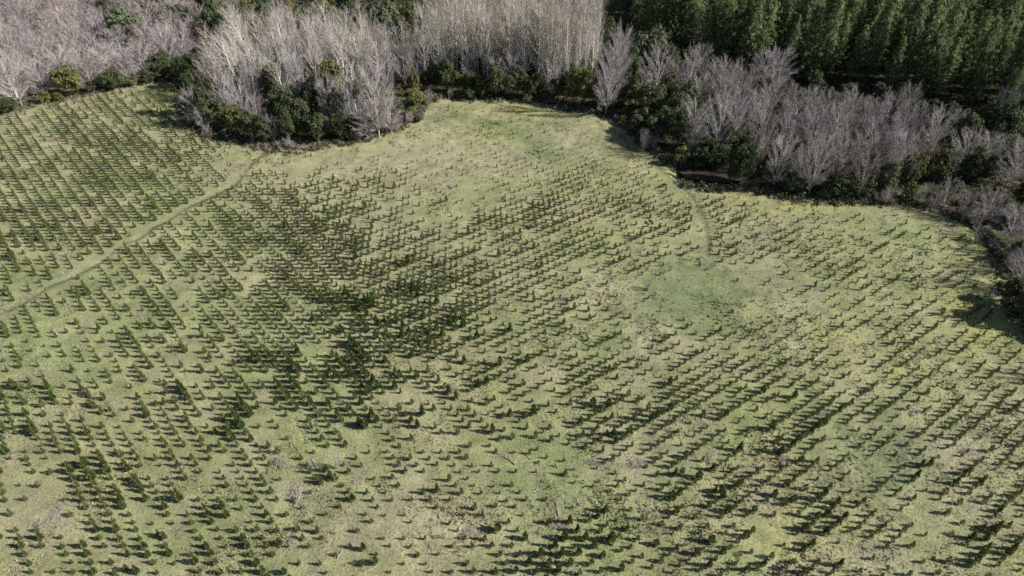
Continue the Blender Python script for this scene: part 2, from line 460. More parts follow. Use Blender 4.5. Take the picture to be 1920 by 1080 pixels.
def sapling(seed, n=120, bushy=False):
    rs = np.random.default_rng(seed)
    g = Geo()
    nw = 9
    for l in range(nw):
        t = l / (nw - 1)
        z = 0.10 + 0.82 * t
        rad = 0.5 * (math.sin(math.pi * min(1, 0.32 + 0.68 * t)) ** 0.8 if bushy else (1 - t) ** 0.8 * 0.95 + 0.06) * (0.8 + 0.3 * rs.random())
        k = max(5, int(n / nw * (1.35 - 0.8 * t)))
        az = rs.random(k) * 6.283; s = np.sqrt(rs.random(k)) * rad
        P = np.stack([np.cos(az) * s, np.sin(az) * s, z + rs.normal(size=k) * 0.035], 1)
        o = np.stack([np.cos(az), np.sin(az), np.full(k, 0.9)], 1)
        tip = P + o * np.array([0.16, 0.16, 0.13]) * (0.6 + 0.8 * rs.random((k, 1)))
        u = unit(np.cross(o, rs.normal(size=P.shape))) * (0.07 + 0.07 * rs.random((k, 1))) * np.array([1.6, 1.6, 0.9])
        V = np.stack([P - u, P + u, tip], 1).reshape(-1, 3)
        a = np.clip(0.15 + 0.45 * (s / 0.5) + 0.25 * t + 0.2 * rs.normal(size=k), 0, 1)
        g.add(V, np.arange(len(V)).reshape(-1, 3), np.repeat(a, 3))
    tv, tt, _ = tubes([[((0, 0, -0.05), 0.05), ((0, 0, 0.5), 0.03), ((0, 0, 1.02), 0.012)]], 4).get()
    g.add(tv, tt, 0.3)
    return g.get()

KIND = {}
def reg_bare(kind, n, aspect, base, style, nl, ns, nt, bark, twig, tw=0.0024, seed=0):
    KIND[kind] = []
    for i in range(n):
        V, T, Vc, Tc = bare_tree(seed + i, aspect, base, style, nl, ns, nt, tw)
        KIND[kind].append((make_mesh(kind + '_trunk', V, T, M[bark]), make_mesh(kind + '_crown', Vc, Tc, M[twig])))
reg_bare('poplar', 8, 0.30, 0.26, 'fan', 30, 6, 9, 'poplar_bark', 'poplar_twig', 0.0012, 100)
reg_bare('slender_poplar', 4, 0.15, 0.22, 'column', 24, 5, 9, 'poplar_bark', 'poplar_twig', 0.0012, 200)
reg_bare('bare_tree', 6, 0.85, 0.16, 'round', 36, 9, 22, 'grey_bark', 'grey_twig', 0.0026, 300)
reg_bare('upright_bare', 6, 0.50, 0.18, 'fan', 30, 9, 22, 'grey_bark', 'grey_twig', 0.0020, 400)
reg_bare('silver_tree', 5, 0.85, 0.16, 'round', 38, 9, 30, 'grey_bark', 'silver_twig', 0.0022, 350)
reg_bare('thicket_tree', 6, 0.75, 0.16, 'round', 30, 8, 22, 'grey_bark', 'thicket_twig', 0.0027, 500)
reg_bare('pale_tree', 4, 0.62, 0.14, 'fan', 36, 8, 22, 'grey_bark', 'silver_twig', 0.0019, 600)

def reg_leafy(kind, n, leaf, seed, fn, bark='pine_bark', **kw):
    KIND[kind] = []
    for i in range(n):
        V, T, A, tv, tt = fn(seed + i, **kw)
        KIND[kind].append((make_mesh(kind + '_trunk', tv, tt, M[bark]), make_mesh(kind + '_crown', V, T, M[leaf], tint=A)))
reg_leafy('evergreen', 5, 'evergreen_leaf', 700, broadleaf)
reg_leafy('olive_evergreen', 3, 'olive_leaf', 720, broadleaf)
reg_leafy('grey_evergreen', 3, 'grey_leaf', 740, broadleaf)
reg_leafy('bright_evergreen', 2, 'bright_leaf', 760, broadleaf, n_clump=22)
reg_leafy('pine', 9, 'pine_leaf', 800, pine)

PR = random.Random(11)
def plant(kind, name, x, y, w, h, label, cat, group=None, tilt=(0, 0)):
    """one tree: an Empty at the foot of its trunk > trunk, crown"""
    tm, cm = PR.choice(KIND[kind])
    e = bpy.data.objects.new(name, None); COL.objects.link(e)
    e.location = (x, y, float(zfun(x, y)) - 0.05)
    e.rotation_euler = (tilt[0], tilt[1], PR.random() * 6.283)
    if tilt != (0, 0):
        e.rotation_euler = (Matrix.Rotation(tilt[1], 3, 'Y') @ Matrix.Rotation(tilt[0], 3, 'X') @ Matrix.Rotation(PR.random() * 6.28, 3, 'Z')).to_euler()
    e.scale = (w, w, h)
    e.empty_display_size = 0.5
    e['label'] = label; e['category'] = cat
    if group: e['group'] = group
    link('trunk', tm, e); link('crown', cm, e)
    return e

def plant_px(kind, name, px, pyb, wpx, pyt, label, cat, group=None, tilt=(0, 0)):
    x, y = ground(px, pyb)
    h = max(height_for(y, pyt), 0.6)
    d = y * CP + (CAM_H - h * 0.5) * SP
    return plant(kind, name, x, y, wpx * d / FPX, h, label, cat, group, tilt)

def scatter(poly_px, spacing, seed, tries=6000, avoid=()):
    rs = np.random.default_rng(seed)
    W = ground_n(poly_px)
    lo, hi = W.min(0), W.max(0)
    P = rs.uniform(lo, hi, (tries, 2))
    P = P[inside(P[:, 0], P[:, 1], [tuple(w) for w in W])]
    out = []
    for p in P:
        if out and np.min(np.hypot(np.array(out)[:, 0] - p[0], np.array(out)[:, 1] - p[1])) < spacing * (0.8 + 0.4 * rs.random()): continue
        out.append(p)
    return out

# ------------------------------------------------------------------ the ground, one sheet out to the horizon
def build_ground():
    xs = np.concatenate([[-6000, -3000, -1500, -800, -500, -400], np.arange(-330, 331, 0.95), [400, 500, 800, 1500, 3000, 6000]])
    ys = np.concatenate([[-6000, -3000, -1500, -600, -200, -60, 0, 30], np.arange(50, 420, 0.95), [450, 520, 700, 1200, 2500, 6000]])
    X, Y = np.meshgrid(xs, ys)
    far = (np.abs(X) > 340) | (Y < 45) | (Y > 425)
    Z = np.where(far, 0, zfun(X, Y))
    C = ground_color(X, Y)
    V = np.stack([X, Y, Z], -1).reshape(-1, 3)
    ny, nx = X.shape
    i = (np.arange(ny - 1)[:, None] * nx + np.arange(nx - 1)[None, :]).ravel()
    Q = np.stack([i, i + 1, i + nx + 1, i + nx], 1)
    m, nt, b = new_mat('sward', 0.95, 0.1)
    at = nt.nodes.new('ShaderNodeAttribute'); at.attribute_name = 'col'
    tc = nt.nodes.new('ShaderNodeTexCoord')
    n1 = nt.nodes.new('ShaderNodeTexNoise'); n1.inputs['Scale'].default_value = 1.9; n1.inputs['Detail'].default_value = 5.0; n1.inputs['Roughness'].default_value = 0.7
    n2 = nt.nodes.new('ShaderNodeTexNoise'); n2.inputs['Scale'].default_value = 0.55; n2.inputs['Detail'].default_value = 4.0
    for n in (n1, n2): nt.links.new(tc.outputs['Object'], n.inputs['Vector'])
    mr = nt.nodes.new('ShaderNodeMapRange'); mr.inputs[1].default_value = 0.3; mr.inputs[2].default_value = 0.7; mr.inputs[3].default_value = 0.62; mr.inputs[4].default_value = 1.32
    nt.links.new(n1.outputs['Fac'], mr.inputs[0])
    mv = nt.nodes.new('ShaderNodeVectorMath'); mv.operation = 'SCALE'
    straw = mixc(nt, at.outputs['Color'], (0.285, 0.262, 0.165), math_n(nt, 'MULTIPLY', math_n(nt, 'GREATER_THAN', n2.outputs['Fac'], 0.58), 0.22))
    nt.links.new(straw, mv.inputs[0]); nt.links.new(mr.outputs[0], mv.inputs['Scale'])
    nt.links.new(mv.outputs[0], b.inputs['Base Color'])
    bp = nt.nodes.new('ShaderNodeBump'); bp.inputs['Strength'].default_value = 0.9; bp.inputs['Distance'].default_value = 0.25
    nt.links.new(n1.outputs['Fac'], bp.inputs['Height']); nt.links.new(bp.outputs[0], b.inputs['Normal'])
    me = make_mesh('ground', V, Q, m, col=C.reshape(-1, 3))
    me.polygons.foreach_set('use_smooth', np.ones(len(Q), bool))
    o = link('ground', me, kind='structure')
build_ground()

def build_water():
    m, nt, b = new_mat('stream_water', 0.12, 0.5)
    b.inputs['Base Color'].default_value = (0.062, 0.052, 0.036, 1)
    c = RIVER.mean(0)
    P = c + (RIVER - c) * 1.0
    n = len(P)
    V = np.vstack([np.column_stack([P, np.full(n, -0.7)]), [[c[0], c[1], -0.7]]])
    T = [(i, (i + 1) % n, n) for i in range(n)]
    link('stream_water', make_mesh('stream_water', V, T, m), kind='structure')
build_water()

# ------------------------------------------------------------------ the planted grid of young pines
def build_saplings():
    rs = np.random.default_rng(5)
    a1 = np.array([math.cos(R(131.3)), math.sin(R(131.3))]) * 2.62
    a2 = np.array([math.cos(R(35)), math.sin(R(35))]) * 2.64
    # two plantings: rows running away to the left, and a closer set rows climbing to the right
    BORDER = ground_n([(430, 150), (520, 285), (600, 400), (680, 545), (730, 630), (825, 700), (1000, 880), (1080, 960), (1180, 1120), (1300, 1300)])
    XS, YS, IS, JS = [], [], [], []
    for blk, (s1, s2) in enumerate([(2.20, 2.88), (2.78, 2.00)]):
        b1 = a1 / 2.62 * s1; b2 = a2 / 2.64 * s2
        I, J = np.meshgrid(np.arange(-190, 191), np.arange(-230, 231), indexing='ij')
        I = I.ravel(); J = J.ravel()
        P = np.array([0.0, 150.0]) + I[:, None] * b1 + J[:, None] * b2
        P = P + rs.normal(size=P.shape) * 0.11
        xb = np.interp(P[:, 1], BORDER[::-1, 1], BORDER[::-1, 0])
        m = (P[:, 0] < xb) if blk == 0 else (P[:, 0] >= xb + 1.0)
        m &= (P[:, 1] > 45) & (P[:, 1] < 420)
        XS.append(P[m, 0]); YS.append(P[m, 1]); IS.append(I[m]); JS.append(J[m])
    x, y, I, J = (np.concatenate(q) for q in (XS, YS, IS, JS))
    ok = (y > 45) & (y < 420)
    x, y, I, J = x[ok], y[ok], I[ok], J[ok]
    px, py = pixel(x, y)
    ok = inside(px, py, FIELD_PX) & (px > -60) & (px < 1980) & (py < 1110) & (dist_line(x, y, EDGE) > np.where(px > 700, 7.0, 4.5))
    ok &= (dist_line(x, y, DITCH) > 2.1) & (dist_line(x, y, TRACK) > 2.0)
    x, y, I, J, px, py = x[ok], y[ok], I[ok], J[ok], px[ok], py[ok]
    def blob(cx, cy, rx, ry): return np.exp(-(((px - cx) / rx) ** 2 + ((py - cy) / ry) ** 2))
    # typical height of the young trees over the field (metres)
    base = np.where(px < 700, 1.66, 1.44) - 0.2 * np.clip((330 - py) / 60, 0, 1) * np.clip((px - 480) / 120, 0, 1)
    base -= 0.45 * np.clip((420 - py) / 150, 0, 1) * np.clip((px - 420) / 100, 0, 1)
    base -= 0.30 * np.clip((px - 1250) / 250, 0, 1) * np.clip((760 - py) / 250, 0, 1)
    base += 0.22 * np.clip((460 - py) / 100, 0, 1) * np.clip((520 - px) / 80, 0, 1)
    for b in [(620, 450, 110, 60, .75), (740, 530, 140, 60, .75), (640, 640, 140, 80, .65), (820, 610, 110, 60, .6), (240, 280, 110, 55, .45), (90, 440, 140, 60, .4), (1030, 405, 40, 22, .9), (1150, 388, 36, 18, .8),
              (1130, 790, 90, 40, .7), (1330, 930, 110, 50, .8), (1050, 1030, 110, 60, 1.0), (540, 360, 60, 30, .35), (700, 350, 60, 20, .4), (1560, 970, 90, 50, .7), (1750, 870, 60, 30, .6), (1860, 1000, 60, 60, .6),
              (820, 680, 160, 60, .45), (560, 740, 160, 60, .55), (420, 760, 80, 60, .45), (1180, 720, 160, 60, .4), (1500, 800, 120, 60, .3), (1620, 510, 60, 30, .4), (900, 800, 160, 60, .4), (100, 800, 120, 120, .3)]:
        base += b[4] * blob(*b[:4])
    for b in [(1290, 550, 130, 60, -.9), (850, 350, 70, 60, -.35), (1000, 890, 70, 60, -.5), (1090, 280, 80, 50, -.25), (1620, 890, 70, 50, -.3), (150, 660, 120, 40, -.35), (620, 290, 150, 34, -.35), (300, 190, 70, 30, -.35), (440, 300, 60, 40, -.35), (820, 980, 90, 40, -.4), (1500, 620, 100, 60, -.25), (1640, 400, 140, 30, -.35)]:
        base += b[4] * blob(*b[:4])
    dens = np.full(len(x), 0.69) + 0.14 * blob(680, 560, 230, 170) + 0.07 * (px < 560) + 0.18 * blob(1050, 1030, 120, 60)
    dens -= 0.16 * np.clip((330 - py) / 60, 0, 1) * np.clip((px - 480) / 120, 0, 1)
    for b in [(200, 330, 260, 130, .20), (640, 450, 140, 70, .16), (760, 560, 180, 110, .16), (560, 640, 160, 80, .1), (1080, 400, 200, 90, .14), (1100, 760, 200, 100, .08), (1600, 700, 300, 200, .06)]:
        dens += b[4] * blob(*b[:4])
    for b in [(1290, 545, 125, 58, -.75), (850, 355, 95, 60, -.62), (600, 300, 170, 44, -.55), (1010, 890, 80, 60, -.45), (150, 650, 160, 50, -.28), (80, 990, 110, 60, -.3), (830, 985, 110, 40, -.4), (1640, 405, 160, 34, -.45), (1740, 440, 80, 50, -.35),
              (1640, 870, 70, 60, -.40), (1740, 1000, 60, 90, -.45), (260, 900, 110, 70, -.1), (560, 810, 50, 50, -.3), (1000, 270, 60, 40, -.4), (950, 225, 150, 24, -.25), (1380, 470, 70, 80, -.3), (1120, 540, 70, 30, -.3), (560, 940, 90, 60, -.2),
              (450, 275, 60, 24, -.3), (1090, 625, 60, 22, -.25), (720, 270, 60, 26, -.25), (1560, 650, 50, 34, -.2), (1210, 300, 40, 30, -.3)]:
        dens += b[4] * blob(*b[:4])
    side = (x >= np.interp(y, BORDER[::-1, 1], BORDER[::-1, 0])).astype(float)
    run = (vnoise(I / 3.4, J * 7.37, 91) * 0.78 + vnoise(I / 7.0, J / 2.0, 92) * 0.22) * (1 - side) + (vnoise(I * 7.37, J / 4.4, 95) * 0.7 + vnoise(I / 2.0, J / 8.0, 96) * 0.3) * side      # runs of stronger trees along a row
    v = 0.68 * rs.random(len(x)) + 0.32 * (1 - np.argsort(np.argsort(run)) / len(run))
    v = np.argsort(np.argsort(v)) / len(v)
    keep = v < np.clip(dens, 0.03, 0.97)
    h = np.clip(base, .4, None) * np.exp(0.20 * rs.normal(size=len(x)) + 0.85 * (run - 0.5)) * 1.03
    h = np.clip(h, 0.45, 3.6)
    BIG = [(243, 628, 3.4), (249, 636, 3.6), (255, 645, 3.6), (262, 653, 3.4), (380, 632, 3.6), (342, 652, 3.2), (349, 660, 3.2), (366, 478, 3.0), (372, 484, 3.2), (380, 491, 3.0), (428, 485, 3.2), (150, 558, 2.8), (147, 550, 2.6), (268, 547, 2.7),
           (26, 565, 2.8), (20, 555, 2.8), (14, 545, 2.6), (187, 618, 2.8), (420, 640, 2.8), (395, 672, 2.8), (385, 662, 2.6), (440, 685, 2.8), (285, 690, 3.0), (278, 680, 2.8), (270, 670, 2.8), (165, 740, 3.2), (155, 732, 3.0), (170, 745, 2.8),
           (192, 775, 2.9), (180, 765, 3.0), (82, 762, 3.0), (50, 758, 2.8), (45, 732, 2.8), (310, 757, 3.0), (330, 754, 2.8), (312, 722, 2.7), (350, 782, 2.6), (230, 855, 2.8), (235, 872, 3.0), (242, 882, 3.0), (255, 902, 3.2), (262, 912, 3.2),
           (268, 922, 3.0), (276, 938, 3.0), (380, 827, 2.8), (370, 812, 2.6), (395, 847, 2.6), (430, 803, 2.8), (420, 787, 2.8), (405, 812, 2.7), (3, 888, 3.2), (6, 800, 3.0), (12, 810, 3.0), (690, 622, 3.8), (792, 778, 4.2), (560, 707, 3.2), (485, 765, 3.0),
           (685, 802, 3.8), (675, 797, 3.4), (505, 840, 3.0), (620, 895, 3.0), (612, 884, 2.9), (602, 907, 2.9), (820, 922, 3.2), (683, 1032, 3.2), (705, 1058, 3.2), (525, 1022, 2.8), (1150, 817, 3.2), (1120, 806, 3.0), (1110, 817, 2.9), (1265, 892, 3.2),
           (1365, 927, 3.2), (1352, 922, 3.1), (1340, 924, 3.0), (1735, 882, 3.6), (1726, 876, 3.2), (1742, 872, 3.2), (1500, 867, 3.0), (1530, 972, 3.1), (1550, 966, 2.8), (1862, 997, 3.4), (1870, 990, 3.2), (1847, 1012, 3.0), (1165, 1070, 3.2), (1085, 1040, 3.2),
           (320, 1040, 2.9), (310, 1010, 2.8), (300, 1005, 2.6), (240, 1070, 2.6), (60, 1060, 2.4), (1400, 1070, 2.9), (1040, 402, 2.7), (1028, 408, 2.8), (1022, 404, 2.6), (1795, 595, 3.4), (1765, 590, 3.0), (1465, 372, 2.4), (1395, 386, 2.5)]
    for (bx, by, bh) in BIG:
        gx, gy = ground(bx, by)
        k = np.argmin(np.hypot(x - gx, y - gy))
        keep[k] = True; h[k] = bh * 0.82; x[k] = gx; y[k] = gy
    x, y, h, px, py = x[keep], y[keep], h[keep], px[keep], py[keep]
    w = h * (0.38 + 0.14 * rs.random(len(h))) * np.clip(1.12 - 0.06 * h, .8, 1.1)
    w *= 1 - 0.22 * np.clip((420 - py) / 150, 0, 1)
    z = zfun(x, y)
    var = [sapling(900 + i, 190, bushy=(i % 2 == 1)) for i in range(6)]
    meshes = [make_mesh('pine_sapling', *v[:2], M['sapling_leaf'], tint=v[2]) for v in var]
    d = y * CP + CAM_H * SP
    size = h * np.sqrt(w / h) / d
    size = np.where((px > 4) & (px < 1916) & (py < 1076), size, 0)
    order = np.argsort(-size)
    big = order[:296]; rest = order[296:]
    def area(k):
        c = 'left' if px[k] < 640 else 'middle' if px[k] < 1180 else 'right'
        r = 'front' if py[k] > 860 else 'mid-field' if py[k] > 560 else 'far'
        return c, r
    proto = {}
    for k in big:
        v = int(rs.integers(6))
        if v not in proto:
            proto[v] = bpy.data.objects.new('pine_sapling', meshes[v]); o = proto[v]
        else: o = proto[v].copy()
        COL.objects.link(o)
        o.location = (x[k], y[k], z[k]); o.rotation_euler = (0, 0, rs.random() * 6.283); o.scale = (w[k], w[k], h[k])
        c, r = area(k)
        sz = 'largest bushy' if h[k] > 2.75 else 'tall' if h[k] > 2.15 else 'medium'
        where = {'front': 'nearest rows', 'mid-field': 'mid-field rows', 'far': 'far rows'}[r]
        side = {'left': 'on the left', 'middle': 'in centre', 'right': 'on the right'}[c]
        o['label'] = f'{sz} dark green pine sapling in the {where} {side}'
        o['category'] = 'sapling'; o['group'] = f'{sz} pine saplings of the {where} {side}'
    g = Geo()
    lite = [sapling(950 + i, 130, bushy=(i % 2 == 1)) for i in range(8)]
    for k in rest:
        V, T, A = lite[int(rs.integers(8))]
        a = rs.random() * 6.283; c, s = math.cos(a), math.sin(a)
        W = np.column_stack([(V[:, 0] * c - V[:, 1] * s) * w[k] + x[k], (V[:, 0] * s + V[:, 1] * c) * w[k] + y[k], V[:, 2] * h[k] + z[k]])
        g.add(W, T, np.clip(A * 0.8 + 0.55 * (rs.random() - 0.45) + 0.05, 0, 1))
    V, T, A = g.get()
    o = link('pine_sapling_rows', make_mesh('pine_sapling_rows', V, T, M['sapling_leaf'], tint=A), kind='stuff')
    o['label'] = 'thousands of small young pines planted in rows over the whole grassy field'; o['category'] = 'saplings'
    print('saplings', len(h), 'stuff', len(rest))
build_saplings()

# ------------------------------------------------------------------ stands of trees
def stand(kinds, name, poly, spacing, seed, hr, asp, label, cat, group, tilt=None):
    rs = np.random.default_rng(seed + 1)
    pts = scatter(poly, spacing, seed)
    for p in pts:
        h = rs.uniform(*hr); w = h * rs.uniform(*asp)
        px, py = pixel(p[0], p[1])
        tl = tilt(px, rs) if tilt else (rs.normal() * 0.025, rs.normal() * 0.025)
        plant(kinds[int(rs.integers(len(kinds)))], name, p[0], p[1], w, h, label, cat, group, tl)
    print(name, group, len(pts))

stand(['poplar', 'poplar', 'pale_tree'], 'bare_poplar', [(415, 170), (408, 128), (470, 100), (600, 92), (700, 104), (738, 140), (730, 185), (690, 208), (600, 212), (500, 208), (440, 200)], 7.3, 51, (17, 25.5), (0.30, 0.46),
      'tall leafless pale poplar in the grove that juts into the field on the left', 'poplar', 'leafless poplars of the jutting grove',
      tilt=lambda px, rs: (rs.normal() * 0.03, -0.16 * max(0, min(1, (620 - px) / 200)) + rs.normal() * 0.04))
stand(['poplar'], 'bare_poplar', [(798, 158), (790, 128), (850, 104), (1005, 98), (1012, 165), (920, 162), (860, 155)], 6.2, 52, (24, 34), (0.24, 0.36),
      'tall leafless beige poplar in the grove behind the middle of the field', 'poplar', 'leafless poplars behind the middle of the field')
stand(['slender_poplar'], 'slender_poplar', [(1008, 168), (1012, 110), (1030, 98), (1112, 98), (1118, 150), (1090, 172), (1045, 172)], 3.8, 53, (26, 33), (0.11, 0.16),
      'slender straight grey poplar in the tight clump right of the beige poplars', 'poplar', 'slender straight poplars in a tight clump')
stand(['thicket_tree', 'thicket_tree', 'bare_tree', 'upright_bare'], 'thicket_tree', [(-140, 205), (-60, 188), (50, 172), (140, 158), (220, 142), (320, 118), (362, 110), (385, 75), (400, 30), (420, -8), (-60, -8)], 8.2, 54, (10, 15), (0.62, 0.85),
      'leafless mauve-grey tree of the brushy wood beyond the left field edge', 'bare tree', 'leafless trees of the wood beyond the left field edge')
stand(['upright_bare', 'bare_tree'], 'alder_tree', [(1335, 190), (1420, 205), (1500, 222), (1600, 226), (1690, 238), (1705, 275), (1690, 335), (1600, 348), (1500, 345), (1440, 310), (1400, 270), (1350, 250)], 8.0, 55, (11, 18), (0.46, 0.74),
      'leafless purple-grey tree in the dense thicket below the dark pines', 'bare tree', 'leafless trees of the thicket below the pines')
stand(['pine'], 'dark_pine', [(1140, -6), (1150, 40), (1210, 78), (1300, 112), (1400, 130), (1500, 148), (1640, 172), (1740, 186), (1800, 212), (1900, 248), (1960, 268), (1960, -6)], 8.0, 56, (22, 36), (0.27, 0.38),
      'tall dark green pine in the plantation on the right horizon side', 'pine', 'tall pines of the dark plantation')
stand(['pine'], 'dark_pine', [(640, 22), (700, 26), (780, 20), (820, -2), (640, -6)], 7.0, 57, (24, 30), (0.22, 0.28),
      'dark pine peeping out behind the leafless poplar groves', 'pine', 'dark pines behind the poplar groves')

# ------------------------------------------------------------------ evergreen trees and shrubs, each surveyed by its foot, crown width and top
TONE = ['evergreen', 'evergreen', 'olive_evergreen', 'grey_evergreen', 'bright_evergreen']
COLW = ['deep green', 'green', 'olive green', 'grey-green', 'bright yellow-green']
def zone(px, py):
    if px < 345: return 'along the left wood edge'
    if px < 770: return 'under the jutting poplar grove'
    if px < 1130: return 'at the foot of the middle poplars'
    if px < 1300: return 'in the dark clump right of the poplars'
    if px < 1700: return 'along the stream and thicket edge'
    return 'in the wood at the right field edge'
SPECIAL_E = {(245, 92): 'broad rounded grey-green evergreen standing above the mauve wood', (138, 180): 'olive yellow-leaved bush, biggest along the left wood edge',
             (635, 218): 'olive cone-shaped evergreen in the middle of the jutting grove', (720, 75): 'large grey-green evergreen between the two poplar groves',
             (1215, 128): 'olive round-topped evergreen crowning the dark clump', (912, 112): 'dark green round tree among the beige poplars',
             (1276, 309): 'small bright yellow-green tree beside the brown stream', (1395, 336): 'narrow willow-green tree on the stream bank', (1320, 309): 'dark evergreen overhanging the brown stream'}
EV = [(245, 92, 95, 10, 3), (335, 62, 70, 8, 3), (300, 40, 60, -10, 1), (205, 40, 40, -5, 1), (430, 34, 64, -22, 2), (490, 40, 60, -14, 3), (540, 42, 50, -14, 1), (385, 40, 40, -8, 0),
      (138, 180, 60, 122, 2), (215, 167, 48, 130, 1), (20, 210, 42, 184, 1), (85, 192, 28, 168, 2), (310, 146, 62, 98, 1), (250, 160, 34, 138, 2), (340, 142, 40, 104, 0), (112, 188, 24, 172, 2), (175, 172, 30, 150, 1), (280, 154, 40, 128, 1),
      (378, 218, 44, 128, 0), (395, 238, 42, 165, 1), (352, 156, 34, 104, 0), (372, 168, 42, 98, 0), (420, 240, 42, 186, 2), (450, 250, 46, 196, 2), (478, 262, 48, 203, 1), (500, 268, 38, 215, 1), (545, 268, 32, 204, 1), (545, 240, 46, 162, 1),
      (570, 255, 50, 185, 0), (600, 266, 46, 208, 1), (640, 262, 42, 212, 0), (670, 258, 46, 214, 0), (690, 254, 40, 206, 0), (635, 218, 62, 106, 2), (640, 245, 42, 160, 3), (590, 220, 42, 146, 0), (520, 196, 42, 118, 1), (670, 166, 46, 100, 0),
      (600, 186, 42, 108, 0), (720, 145, 38, 98, 0), (780, 198, 48, 164, 2), (470, 190, 40, 112, 1), (440, 160, 40, 96, 0), (560, 150, 40, 80, 1), (745, 215, 30, 180, 1), (405, 205, 36, 140, 0), (530, 225, 36, 150, 0), (680, 215, 36, 140, 1),
      (720, 75, 66, -8, 3), (745, 50, 34, -2, 0), (790, 30, 34, -12, 1), (660, 30, 60, -32, 0), (600, 36, 40, -20, 1),
      (780, 182, 18, 128, 2), (820, 170, 30, 120, 0), (838, 172, 42, 108, 1), (858, 174, 32, 130, 2), (882, 178, 36, 133, 1), (912, 112, 38, 66, 0), (930, 184, 42, 116, 1), (955, 184, 38, 138, 0), (990, 184, 36, 140, 0), (1005, 186, 38, 132, 0),
      (1075, 192, 42, 122, 2), (1095, 200, 42, 128, 2), (1120, 206, 48, 146, 1), (1045, 188, 32, 135, 1), (880, 186, 32, 160, 0), (1030, 40, 54, -40, 2), (905, 184, 34, 140, 0), (970, 176, 40, 120, 1), (1060, 180, 30, 130, 0), (800, 168, 26, 128, 1),
      (1135, 118, 40, 30, 0), (1118, 70, 30, -10, 0), (1136, 178, 52, 95, 1), (1148, 130, 50, 50, 1), (1165, 150, 44, 78, 0), (1100, 150, 30, 96, 1),
      (1215, 128, 72, 46, 3), (1238, 150, 46, 78, 2), (1250, 148, 42, 84, 0), (1180, 158, 44, 82, 0), (1190, 202, 52, 140, 1), (1160, 200, 46, 150, 1), (1215, 222, 64, 150, 0), (1250, 208, 54, 130, 0), (1265, 246, 52, 170, 0), (1240, 262, 52, 195, 0),
      (1205, 232, 46, 195, 2), (1270, 278, 54, 205, 0), (1225, 266, 60, 214, 0), (1190, 250, 32, 215, 1), (1300, 200, 40, 130, 0), (1285, 235, 50, 150, 1), (1320, 309, 62, 252, 0), (1345, 309, 56, 268, 0), (1310, 308, 30, 290, 2), (1375, 338, 46, 262, 1),
      (1395, 336, 36, 238, 3), (1360, 296, 42, 230, 0), (1276, 309, 32, 268, 4), (1480, 360, 42, 324, 1), (1500, 364, 32, 335, 1), (1560, 366, 52, 320, 1), (1590, 370, 42, 330, 0), (1650, 364, 46, 300, 0), (1690, 355, 42, 284, 1), (1540, 340, 38, 290, 1),
      (1720, 340, 38, 290, 2), (1770, 308, 42, 265, 1), (1750, 340, 52, 280, 0), (1810, 340, 42, 270, 0), (1840, 340, 38, 290, 1), (1860, 260, 64, 188, 1), (1890, 250, 54, 194, 1), (1840, 240, 42, 194, 2), (1900, 300, 52, 240, 0), (1800, 270, 52, 212, 0),
      (1760, 250, 44, 190, 0), (1910, 390, 42, 330, 1), (1885, 566, 36, 520, 1), (1908, 600, 44, 540, 0), (1898, 490, 32, 450, 1), (1460, 350, 36, 300, 0), (1430, 345, 30, 310, 0), (1620, 372, 36, 335, 1), (1780, 370, 34, 335, 0), (1700, 372, 30, 340, 2),
      (1875, 330, 50, 270, 0), (1830, 385, 30, 350, 0), (1330, 255, 40, 190, 0), (1425, 300, 30, 250, 0), (1720, 260, 40, 205, 0), (1680, 215, 40, 160, 0)]
for (px, yb, w, yt, tn) in EV:
    x, y = ground(px, yb)
    h = height_for(y, yt)
    big = h > 7.5
    nm = 'evergreen_tree' if big else 'evergreen_shrub'
    key = (px, yb)
    zn = zone(px, yb)
    if key in SPECIAL_E:
        plant_px(TONE[tn], nm, px, yb, w, yt, SPECIAL_E[key], 'evergreen tree' if big else 'shrub')
    else:
        plant_px(TONE[tn], nm, px, yb, w, yt, f'{COLW[tn]} leafy evergreen {"tree" if big else "shrub"} {zn}', 'evergreen tree' if big else 'shrub', f'{COLW[tn]} evergreen {"trees" if big else "shrubs"} {zn}')

rsU = np.random.default_rng(62)  # understory added to darken the lit gap where the pines' shadow lies
for p in scatter([(1150, 60), (1230, 85), (1330, 118), (1480, 150), (1640, 176), (1760, 192), (1860, 250), (1930, 300), (1930, 330), (1860, 320), (1740, 240), (1700, 226), (1500, 205), (1340, 175), (1250, 130), (1150, 110)], 6.5, 63):
    hh = rsU.uniform(3.0, 8.5)
    plant('evergreen', 'evergreen_shrub' if hh < 6 else 'evergreen_tree', p[0], p[1], hh * rsU.uniform(0.8, 1.2), hh, 'added deep green understory ' + ('shrub' if hh < 6 else 'tree') + ' in the dark belt before the pines', 'shrub' if hh < 6 else 'evergreen tree', 'added understory ' + ('shrubs' if hh < 6 else 'trees') + ' before the pines')
